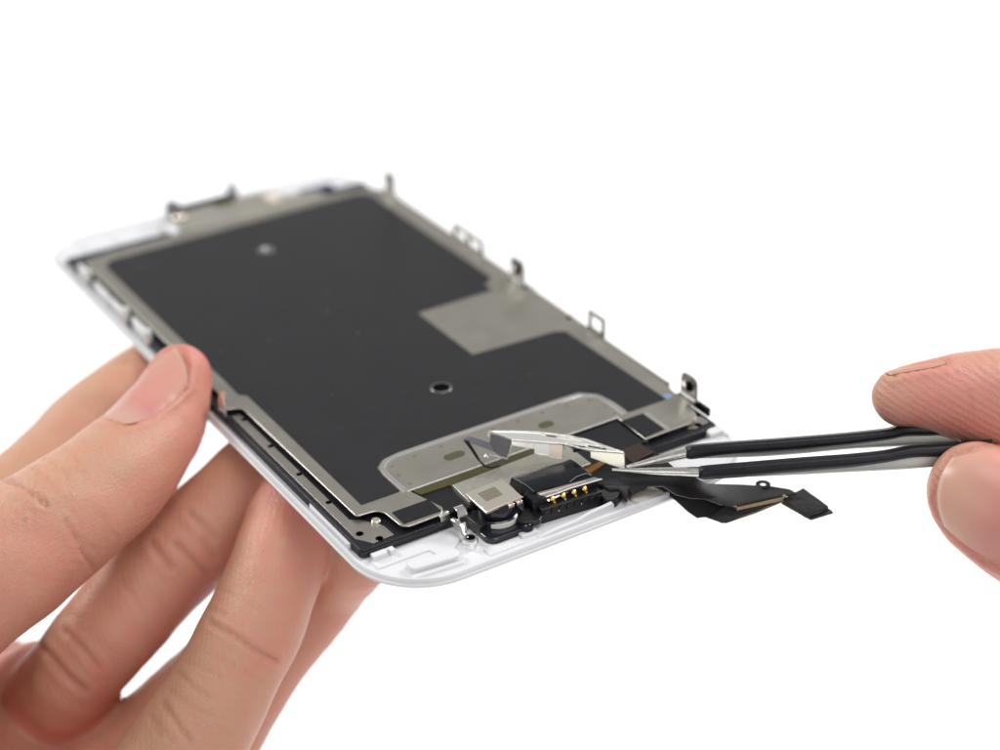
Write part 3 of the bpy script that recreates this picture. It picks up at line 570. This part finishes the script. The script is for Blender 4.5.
def gradient(chains, Pt, e=.15):
    g = np.stack([field(chains, Pt+np.eye(3)[k]*e)-field(chains, Pt-np.eye(3)[k]*e) for k in range(3)], 1)
    return g/np.maximum(np.linalg.norm(g, axis=1), 1e-9)[:, None]
def hit(chains, pix, own_name=None, far=340., near=230.):
    """first skin point met along each viewing ray"""
    if own_name: chains = [c for c in chains if c.name == own_name]
    d = np.array([RC.T@np.array([(x-500)/FPX, (y-375)/FPX, 1.]) for x, y in pix]); D = np.full(len(d), near)
    for _ in range(160): D = np.minimum(D+np.minimum(.8*field(chains, CAM+D[:, None]*d), 1.2), far)
    return CAM+D[:, None]*d, D < far-1
def make_hand(chains, step, name, label, creases, nails, skin):
    Vv, Ff = surface_net(chains, step)
    Nn = gradient(chains, Vv)
    Vv = Vv-Nn*field(chains, Vv)[:, None]
    ds, qs, ls = zip(*[c.ev(Vv, True) for c in chains]); own = np.argmin(np.array(ds), 0)
    red = np.array(qs)[own, np.arange(len(Vv))]; lng = np.array(ls)[own, np.arange(len(Vv))]
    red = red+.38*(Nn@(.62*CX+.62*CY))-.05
    pix, dep = proj(Vv); view = Vv-CAM; view /= np.linalg.norm(view, axis=1)[:, None]
    facing = np.clip(-(Nn*view).sum(1)*2.5, 0, 1)
    names = [c.name for c in chains]; disp = np.zeros(len(Vv)); wr = np.zeros(len(Vv))
    for ch, poly, wpx, depth in creases:
        m = own == names.index(ch); d = seg_dist(pix[m], poly); w = np.exp(-(d/wpx)**2)
        disp[m] -= depth*w*facing[m]; disp[m] += depth*.35*np.exp(-((d-2.6*wpx)/(1.4*wpx))**2)*facing[m]
        wr[m] = np.maximum(wr[m], np.exp(-(d/(wpx*1.6))**2)*min(1, depth*1.3))
    for ch, grid, outline, *_ in nails:
        m = own == names.index(ch); ins_ = inside(pix[m], outline); d = seg_dist(pix[m], list(outline)+[outline[0]])
        f = facing[m]*np.where(dep[m] < 330, 1, 0)
        disp[m] += np.where(ins_, -.35*np.clip(d/5, 0, 1), .28*np.exp(-((d-4.)/4.)**2)-.25*np.exp(-(d/1.6)**2))*f
        wr[m] = np.maximum(wr[m], (.9 if ch == 'thumb' else .15)*np.exp(-(d/2.2)**2)*facing[m])
    # gentle fleshy unevenness
    calm = np.ones(len(Vv))
    for ch, grid, outline, *_ in nails: calm *= np.where(inside(pix, outline) & (own == names.index(ch)), .0, np.clip(seg_dist(pix, list(outline)+[outline[0]])/9, 0, 1))
    for fr_, am in ((.28, .22), (.6, .09)):
        disp += calm*am*np.sin(Vv[:, 0]*fr_+1.3*np.sin(Vv[:, 1]*fr_*.8))*np.sin(Vv[:, 1]*fr_+.7+np.sin(Vv[:, 2]*fr_))
    Vv = Vv+Nn*disp[:, None]
    me = bpy.data.meshes.new(name); me.from_pydata((Vv*MM).tolist(), [], Ff.tolist()); me.update()
    for p in me.polygons: p.use_smooth = True
    for an, arr in (('redness', red), ('along', lng), ('wrinkle', wr)):
        a = me.attributes.new(an, 'FLOAT', 'POINT'); a.data.foreach_set('value', arr.astype(np.float32))
    me.materials.append(skin)
    o = bpy.data.objects.new(name, me); COL.objects.link(o); o['label'] = label; o['category'] = 'hand'
    for ch, grid, outline, nm, lift in nails:      # finger nails: curved plates bedded in the skin
        (p0, p1), (p3, p2) = grid; U, Wd = 22, 14; pts = []
        p0, p1, p2, p3 = [np.array(q, float) for q in (p0, p1, p2, p3)]
        for i in range(U+1):
            for j in range(Wd+1):
                u, v = i/U, j/Wd; v *= .60+.40*math.sqrt(min(1, u/.28))
                bow = math.sin(math.pi*v)*(u*2-1)
                side = (p1-p0)+(p2-p3); side = side/np.linalg.norm(side)*lift[2]*math.sin(math.pi*u)*(v-.3)
                pts.append(side+(p0*(1-u)+p3*u)*(1-v)+(p1*(1-u)+p2*u)*v+lift[1]*bow*np.array([(p3+p2-p0-p1)[0], (p3+p2-p0-p1)[1]])/np.linalg.norm(p3+p2-p0-p1))
        pts = np.array(pts); hp, ok = hit(chains, pts, ch)
        for i in range(U+1):            # grid points past the finger's edge fold onto the last point that meets skin
            for j in range(Wd, -1, -1):
                k = i*(Wd+1)+j
                if not ok[k] and j < Wd: hp[k] = hp[k+1]+(hp[k+1]-hp[k+2] if j < Wd-1 else 0)*.5; ok[k] = True
        for _ in range(4): hp = hp-gradient([c for c in chains if c.name == ch], hp)*field([c for c in chains if c.name == ch], hp)[:, None]
        hn = gradient([c for c in chains if c.name == ch], hp)
        rows = []; 
        for i in range(U+1):
            row = []
            for j in range(Wd+1):
                k = i*(Wd+1)+j; u, v = i/U, j/Wd
                h = lift[0]*(1-abs(2*v-1)**3*.95)*(-.12+1.12*min(1, u*3.)); row.append(tuple(hp[k]+hn[k]*h))
            rows.append(row)
        nb = MB().slab(rows, .25, tuple(hn.mean(0))); bm = nb.bm; nl = nb.build('fingernail', nm)
        nv = (U+1)*(Wd+1); uu = np.repeat(np.arange(U+1)/U, Wd+1); a = nl.data.attributes.new('along', 'FLOAT', 'POINT')
        a.data.foreach_set('value', np.concatenate([uu, uu]).astype(np.float32))
        nl.parent = o
    return o

def skin_material(name, c_tan, c_red, ridge_scale, ridge_rot, ridge_amt):
    m = bpy.data.materials.new(name); m.use_nodes = True; nt = m.node_tree; N, Lk = nt.nodes, nt.links; b = N['Principled BSDF']
    tc = N.new('ShaderNodeTexCoord'); mp = N.new('ShaderNodeMapping'); mp.inputs['Scale'].default_value = (1000,)*3; Lk.new(tc.outputs['Object'], mp.inputs['Vector'])
    def noise(sc, det=5, rough=.6):
        n = N.new('ShaderNodeTexNoise'); n.inputs['Scale'].default_value = sc; n.inputs['Detail'].default_value = det; n.inputs['Roughness'].default_value = rough
        Lk.new(mp.outputs[0], n.inputs['Vector']); return n
    def math_(op, a, bb):
        n = N.new('ShaderNodeMath'); n.operation = op
        for i, v in enumerate((a, bb)):
            if hasattr(v, 'links'): Lk.new(v, n.inputs[i])
            else: n.inputs[i].default_value = v
        return n.outputs[0]
    at_ = N.new('ShaderNodeAttribute'); at_.attribute_name = 'redness'
    n1 = noise(.09, 4); n2 = noise(.5, 6)
    f = math_('ADD', at_.outputs['Fac'], math_('MULTIPLY', math_('SUBTRACT', n1.outputs['Fac'], .5), 1.2))
    f = math_('ADD', f, math_('MULTIPLY', math_('SUBTRACT', n2.outputs['Fac'], .5), 1.0))
    cl = N.new('ShaderNodeClamp'); Lk.new(f, cl.inputs[0])
    mx = N.new('ShaderNodeMix'); mx.data_type = 'RGBA'; mx.inputs[6].default_value = (*c_tan, 1); mx.inputs[7].default_value = (*c_red, 1); Lk.new(cl.outputs[0], mx.inputs[0])
    aw = N.new('ShaderNodeAttribute'); aw.attribute_name = 'wrinkle'
    mx2 = N.new('ShaderNodeMix'); mx2.data_type = 'RGBA'; mx2.inputs[7].default_value = (c_red[0]*.62, c_red[1]*.42, c_red[2]*.38, 1)
    Lk.new(math_('MULTIPLY', aw.outputs['Fac'], .55), mx2.inputs[0]); Lk.new(mx.outputs[2], mx2.inputs[6])  # creases and nail folds darkened in the colour, standing for their shade
    Lk.new(mx2.outputs[2], b.inputs['Base Color'])
    b.inputs['Subsurface Weight'].default_value = .5; b.inputs['Subsurface Radius'].default_value = (1., .32, .16); b.inputs['Subsurface Scale'].default_value = .0013
    b.inputs['Roughness'].default_value = .42; b.inputs['Specular IOR Level'].default_value = .5
    # ridges and pores
    mr = N.new('ShaderNodeMapping'); mr.inputs['Rotation'].default_value = ridge_rot; Lk.new(mp.outputs[0], mr.inputs['Vector'])
    wv = N.new('ShaderNodeTexWave'); wv.inputs['Scale'].default_value = ridge_scale; wv.inputs['Distortion'].default_value = 4.5; wv.inputs['Detail'].default_value = 2; wv.inputs['Detail Scale'].default_value = .35; Lk.new(mr.outputs[0], wv.inputs['Vector'])
    vo = N.new('ShaderNodeTexVoronoi'); vo.feature = 'DISTANCE_TO_EDGE'; vo.inputs['Scale'].default_value = 1.5; Lk.new(mp.outputs[0], vo.inputs['Vector'])
    n3 = noise(1.2, 6, .7); n4 = noise(.35, 3)
    h = math_('MULTIPLY', math_('MULTIPLY', wv.outputs['Fac'], n4.outputs['Fac']), ridge_amt)
    h = math_('ADD', h, math_('MULTIPLY', math_('MINIMUM', vo.outputs['Distance'], .25), .6)); h = math_('ADD', h, math_('MULTIPLY', n3.outputs['Fac'], .45))
    bp = N.new('ShaderNodeBump'); bp.inputs['Strength'].default_value = .7; bp.inputs['Distance'].default_value = .0003
    Lk.new(h, bp.inputs['Height']); Lk.new(bp.outputs[0], b.inputs['Normal'])
    return m
SKIN_L = skin_material('skin_warm', (.60, .335, .215), (.69, .255, .20), .34, (.3, .5, .9), .18)
SKIN_R = skin_material('skin_pink', (.60, .335, .235), (.69, .26, .215), .34, (.2, 1.0, .3), .5)
def nail_material(name, root, bed, tip, edge):
    m = mat(name, bed, .34, bump=.06, bscale=300); nt = m.node_tree; b = nt.nodes['Principled BSDF']
    a = nt.nodes.new('ShaderNodeAttribute'); a.attribute_name = 'along'
    r = nt.nodes.new('ShaderNodeValToRGB'); e = r.color_ramp.elements
    e[0].position = .0; e[0].color = (*root, 1); e[1].position = 1; e[1].color = (*edge, 1)
    for p, c in ((.14, root), (.34, bed), (.80, tip), (.955, tip), (.97, edge)):
        k = e.new(p); k.color = (*c, 1)
    n = nt.nodes.new('ShaderNodeTexNoise'); n.inputs['Scale'].default_value = 260; tc = nt.nodes.new('ShaderNodeTexCoord'); nt.links.new(tc.outputs['Object'], n.inputs['Vector'])
    ad = nt.nodes.new('ShaderNodeMath'); ad.operation = 'MULTIPLY_ADD'; ad.inputs[1].default_value = .12; nt.links.new(n.outputs['Fac'], ad.inputs[0])
    sb = nt.nodes.new('ShaderNodeMath'); sb.operation = 'SUBTRACT'; sb.inputs[1].default_value = .06; nt.links.new(a.outputs['Fac'], sb.inputs[0]); nt.links.new(sb.outputs[0], ad.inputs[2])
    mn = nt.nodes.new('ShaderNodeMath'); mn.operation = 'MAXIMUM'; nt.links.new(a.outputs['Fac'], mn.inputs[0]); mn.inputs[1].default_value = 0
    gt = nt.nodes.new('ShaderNodeMath'); gt.operation = 'GREATER_THAN'; gt.inputs[1].default_value = .85; nt.links.new(a.outputs['Fac'], gt.inputs[0])
    mx = nt.nodes.new('ShaderNodeMix'); nt.links.new(gt.outputs[0], mx.inputs[0]); nt.links.new(ad.outputs[0], mx.inputs[2]); nt.links.new(a.outputs['Fac'], mx.inputs[3])
    nt.links.new(mx.outputs[0], r.inputs[0]); nt.links.new(r.outputs[0], b.inputs['Base Color'])
    b.inputs['Specular IOR Level'].default_value = .34; b.inputs['Subsurface Weight'].default_value = .2; b.inputs['Subsurface Scale'].default_value = .001
    return m
NAIL = nail_material('fingernail_pink', (.62, .36, .29), (.63, .265, .225), (.65, .32, .25), (.60, .38, .26))
NAIL_SKIN = nail_material('fingernail_thin', (.58, .33, .24), (.60, .31, .25), (.60, .34, .26), (.64, .42, .32))
NAIL_PALE = nail_material('fingernail_pale', (.62, .28, .235), (.64, .27, .23), (.64, .36, .27), (.70, .48, .38))

Lh = [
    Chain('thumb', [(180, 376, 300.3, 31.5, .9), (164, 417, 297, 42.5, .55), (133, 457, 291, 50, .35), (106, 484, 287, 57, .25), (71, 512, 283, 61, .3), (24, 546, 279, 66, .4), (-30, 584, 276, 72, .4), (-90, 625, 278, 82, .4)]),
    Chain('index', [(250, 312, (-11.6,), 36, .6), (200, 344, (-11.6,), 40, .5), (160, 378, (-11.8,), 42, .4), (124, 402, 321, 42, .35), (88, 432, 317, 43, .3), (54, 468, 312, 45, .3), (20, 500, 307, 48, .3), (-40, 560, 300, 58, .3), (-100, 640, 296, 70, .3)]),
    Chain('middle', [(345, 405, (-11.3,), 38, .7), (305, 440, (-11.6,), 45, .6), (264, 477, (-12.2,), 48, .5), (218, 520, 300, 50, .45), (164, 566, 298, 51, .5), (112, 628, 295, 49.5, .5), (74, 674, 297, 47.5, .5), (46, 710, 306, 50, .9), (10, 765, 322, 62, 1.1), (-40, 830, 330, 80, 1.1)]),
    Chain('ring', [(352, 420, (-10.8,), 36, .8), (325, 462, (-10.9,), 42, .8), (301, 505, (-11.4,), 44.5, .9), (284, 545, 287.5, 46, .75), (272, 581, 284, 46.5, .5), (256, 624, 281, 48, .35), (238, 657, 279, 49.5, .25), (209, 713, 277, 53, .2), (168, 775, 276, 58, .3), (120, 840, 277, 66, .4)]),
    Chain('pinky', [(392, 505, (-12.5,), 30, .6), (372, 535, (-15.,), 34, .5), (351, 560, (-18,), 36, .4), (327, 587, 299, 37.5, .35), (285, 639, 297, 38, .3), (250, 688, 296, 39, .3), (215, 740, 295, 44, .3), (170, 820, 294, 56, .4)]),
    Chain('palm', [(228, 668, 300, 42, .6), (180, 712, 301, 46, .6), (132, 762, 302, 52, .6), (70, 830, 300, 74, .6)]),
    Chain('thenar', [(-80, 652, 280, 66, .4), (-84, 740, 283, 72, .4), (-40, 850, 286, 90, .4), (70, 880, 286, 90, .4)]),  # unseen thumb base, placed to keep light off the palm hollow
    Chain('web', [(36, 676, 309, 34, 1.0), (10, 700, 312, 46, 1.1), (-40, 730, 312, 70, 1.0)]),
    Chain('heel', [(66, 752, 328, 62, 1.1), (-10, 722, 330, 84, 1.1), (-100, 740, 310, 110, .5), (-30, 850, 296, 120, .5)]),  # redness raised here, in web and middle root to darken the shaded hollow
]
for c in Lh: c.kj = 1.2
for c in Lh[5:]: c.kj = 3.0
creaL = [
    ('thumb', [(4, 480), (24, 487), (46, 506)], 2.2, .45), ('thumb', [(28, 466), (44, 476), (58, 492)], 1.8, .22), ('thumb', [(44, 458), (58, 466), (70, 480)], 1.6, .18), ('thumb', [(60, 446), (72, 454), (84, 468)], 1.5, .14), ('thumb', [(78, 438), (88, 446)], 1.4, .12),
    ('thumb', [(10, 497), (30, 512), (40, 528)], 1.6, .14), ('thumb', [(66, 520), (78, 540), (86, 556), (96, 570)], 2.2, .25), ('thumb', [(80, 536), (98, 552)], 1.6, .12), ('thumb', [(98, 419), (118, 427), (136, 424)], 2.2, .25),
    ('ring', [(222, 590), (244, 600), (262, 612)], 1.6, .1), ('ring', [(238, 566), (256, 572)], 1.5, .08), ('ring', [(196, 648), (226, 662), (262, 680)], 1.5, .1), ('ring', [(170, 690), (190, 706), (214, 716)], 1.6, .14), ('ring', [(158, 722), (172, 742)], 1.7, .16), ('thumb', [(86, 500), (104, 520), (118, 540)], 1.4, .09), ('thumb', [(60, 500), (76, 516), (84, 530)], 1.4, .1), ('thumb', [(110, 470), (126, 486)], 1.3, .06), ('middle', [(120, 580), (134, 596), (146, 616)], 2, .12),
    ('ring', [(210, 622), (232, 634), (252, 648), (275, 659)], 2.4, .4), ('ring', [(206, 606), (226, 614)], 1.8, .18), ('ring', [(178, 672), (192, 686), (208, 697)], 2.0, .2), ('ring', [(164, 704), (176, 722), (190, 741)], 2.4, .32), ('ring', [(186, 660), (200, 668), (220, 676)], 1.6, .12), ('ring', [(150, 715), (160, 735)], 2., .2),
    ('middle', [(152, 544), (160, 556), (170, 568)], 3., .4), ('middle', [(176, 545), (190, 558), (206, 574)], 3., .35), ('middle', [(190, 515), (202, 525), (214, 538)], 3., .3), ('middle', [(204, 540), (212, 556)], 3, .25),
    ('middle', [(36, 640), (50, 655), (66, 675), (84, 690)], 3.2, .5), ('middle', [(66, 632), (82, 648), (98, 668)], 3, .35),
]
_r = random.Random(3)
for _ in range(16):      # fine wrinkles over the thumb knuckle
    x, y = 12+_r.random()*62, 0; y = 452+(74-x)*.52+_r.random()*34; a = 2.2+_r.random()*.7; l = 5+_r.random()*8
    creaL.append(('thumb', [(x, y), (x-l*math.cos(a)*.9, y+l*math.sin(a)), (x-l*math.cos(a)*1.5+2, y+l*1.7*math.sin(a))], 1.3, .06+.1*_r.random()))
nailL = [('thumb', (((102.5, 414), (137, 427)), ((175, 347), (187.5, 384.5))), [(100, 417), (128, 425), (150, 417), (172, 401), (188, 387), (189, 365), (181, 345), (160, 352), (130, 386)], NAIL, (.36, 3.0, 7.))]
left = make_hand(Lh, .62, 'hand', 'bare left hand with thumb on the frame edge and fingers under the phone display', creaL, nailL, SKIN_L)

Rh = [
    Chain('index', [(900, 397.5, 272.5, 28, .55), (925, 395.5, 272.5, 33, .8), (960, 396.5, 273, 41.5, .7), (1000, 401, 274, 52, .6), (1050, 410, 275, 58, .5), (1120, 424, 277, 62, .4), (1200, 440, 280, 66, .4), (1300, 500, 290, 90, .4)]),
    Chain('thumb', [(974, 489, 267, 47, .5), (1000, 508, 267, 58, .8), (1042, 530, 267.5, 64, .6), (1100, 556, 269, 68, .5), (1170, 590, 272, 74, .4), (1260, 640, 280, 95, .4)]),
    Chain('middle', [(1012, 455, 290, 34, .5), (1050, 450, 290, 44, .5), (1120, 455, 291, 50, .5), (1220, 480, 292, 60, .4), (1320, 560, 292, 100, .4)]),
    Chain('ring', [(1040, 500, 304, 34, .5), (1080, 490, 304, 44, .5), (1150, 490, 303, 50, .5), (1250, 520, 300, 62, .4), (1340, 600, 296, 100, .4)]),
    Chain('pinky', [(1080, 545, 314, 30, .5), (1120, 535, 314, 38, .5), (1190, 535, 312, 44, .5), (1270, 570, 306, 60, .4), (1360, 650, 300, 100, .4)]),
    Chain('palm', [(1300, 540, 290, 110, .4), (1380, 640, 292, 140, .4), (1480, 780, 294, 120, .4)]),
]
for c in Rh: c.kj = 1.0
Rh[-1].kj = 4.
creaR = [('index', [(944, 359), (952, 366), (958, 376)], 1.8, .14), ('index', [(968, 392), (972, 402), (970, 410)], 2.4, .14), ('index', [(990, 360), (994, 376)], 2., .1), ('index', [(883, 371), (891, 376), (897, 376)], 1.5, .3)]
nailR = [('thumb', (((1040, 446), (1012, 562)), ((952, 458), (945, 527))), [(952, 455), (936, 480), (933, 502), (941, 522), (952, 536), (985, 562), (1012, 572), (1044, 540), (1044, 450), (990, 443)], NAIL_PALE, (.34, 9.5, 11.)),
         ('index', (((944, 361.), (946, 365)), ((885, 371.), (890, 375))), [(882, 370), (912, 362), (944, 358.5), (947, 366), (915, 371), (891, 377)], NAIL_SKIN, (.12, .5, 0.))]
right = make_hand(Rh, .62, 'hand', 'bare right hand pinching the black tweezer arms between thumb and index finger', creaR, nailR, SKIN_R)

# ================================================================== backdrop and light
az = math.atan2(-CAM[1], -CAM[0])     # camera looks towards +x +y
prof = [(-1.6, -.42)]+[(1.1, -.42)]+[(1.1+.35*math.sin(math.radians(a)), -.07-.35*math.cos(math.radians(a))) for a in range(10, 91, 10)]+[(1.45, .25)]
bm = bmesh.new(); rows = []
for d, z in prof:
    rows.append([bm.verts.new((d*math.cos(az)-w*math.sin(az), d*math.sin(az)+w*math.cos(az), z)) for w in (-1.8, -.9, 0, .9, 1.8)])
for a, b in zip(rows, rows[1:]):
    for i in range(4): bm.faces.new((a[i], a[i+1], b[i+1], b[i]))
bmesh.ops.recalc_face_normals(bm, faces=bm.faces[:])
me = bpy.data.meshes.new('backdrop'); bm.to_mesh(me); bm.free()
for p in me.polygons: p.use_smooth = True
bd = bpy.data.objects.new('backdrop', me); COL.objects.link(bd); me.materials.append(mat('white_paper', (.93, .93, .93), .9, spec=.1)); bd['kind'] = 'structure'

def area(name, loc, target, size, power, col=(1, 1, 1)):
    l = bpy.data.lights.new(name, 'AREA'); l.shape = 'RECTANGLE'; l.size, l.size_y = size; l.energy = power; l.color = col
    o = bpy.data.objects.new(name, l); COL.objects.link(o); o.location = loc
    o.rotation_euler = (Vector(target)-Vector(loc)).to_track_quat('-Z', 'Y').to_euler(); return o
fwd = Vector((math.cos(az), math.sin(az), 0)); rgt = Vector((math.sin(az), -math.cos(az), 0))
area('softbox', tuple(rgt*.20-fwd*.16+Vector((0, 0, .74))), (0, 0, 0), (.45, .40), 2.1)
area('front_softbox', tuple(rgt*.30-fwd*.66+Vector((0, 0, .36))), (0, 0, 0), (.45, .4), 1.15)
area('front_softbox', tuple(-rgt*.42-fwd*.58+Vector((0, 0, .30))), (0, 0, 0), (.35, .35), .5)
area('floor_fill', tuple(-fwd*.36+Vector((0, 0, -.10))), tuple(-fwd*.85+rgt*-.1+Vector((0, 0, -.42))), (.5, .2), .9)  # added light on the near floor, bounced up at steel and fingers
for sgn in (-1, 1):
    area('backdrop_lamp', tuple(fwd*.62+rgt*sgn*1.0+Vector((0, 0, .8))), tuple(fwd*1.05+rgt*sgn*.1+Vector((0, 0, -.38))), (.5, .4), 15)

w = bpy.data.worlds.new('World'); S.world = w; w.use_nodes = True
w.node_tree.nodes['Background'].inputs[0].default_value = (1, 1, 1, 1); w.node_tree.nodes['Background'].inputs[1].default_value = .33

# ================================================================== camera
cd = bpy.data.cameras.new('camera'); cam = bpy.data.objects.new('camera', cd); COL.objects.link(cam)
cd.sensor_width = 36; cd.lens = 36*FPX/1000; cd.clip_start = .01; cd.clip_end = 20
rm = Matrix([list(CX)+[0], list(CY)+[0], list(CZ)+[0], [0, 0, 0, 1]]).transposed()      # columns: right, down, forward
m3 = Matrix((( CX[0], -CY[0], -CZ[0], CAM[0]*MM), (CX[1], -CY[1], -CZ[1], CAM[1]*MM), (CX[2], -CY[2], -CZ[2], CAM[2]*MM), (0, 0, 0, 1)))
cam.matrix_world = m3; S.camera = cam
cd.dof.use_dof = True; cd.dof.focus_distance = .272; cd.dof.aperture_fstop = 10.5
S.view_settings.view_transform = 'Standard'; S.view_settings.look = 'None'; S.view_settings.exposure = 0; S.view_settings.gamma = 1
S.cycles.max_bounces = 8
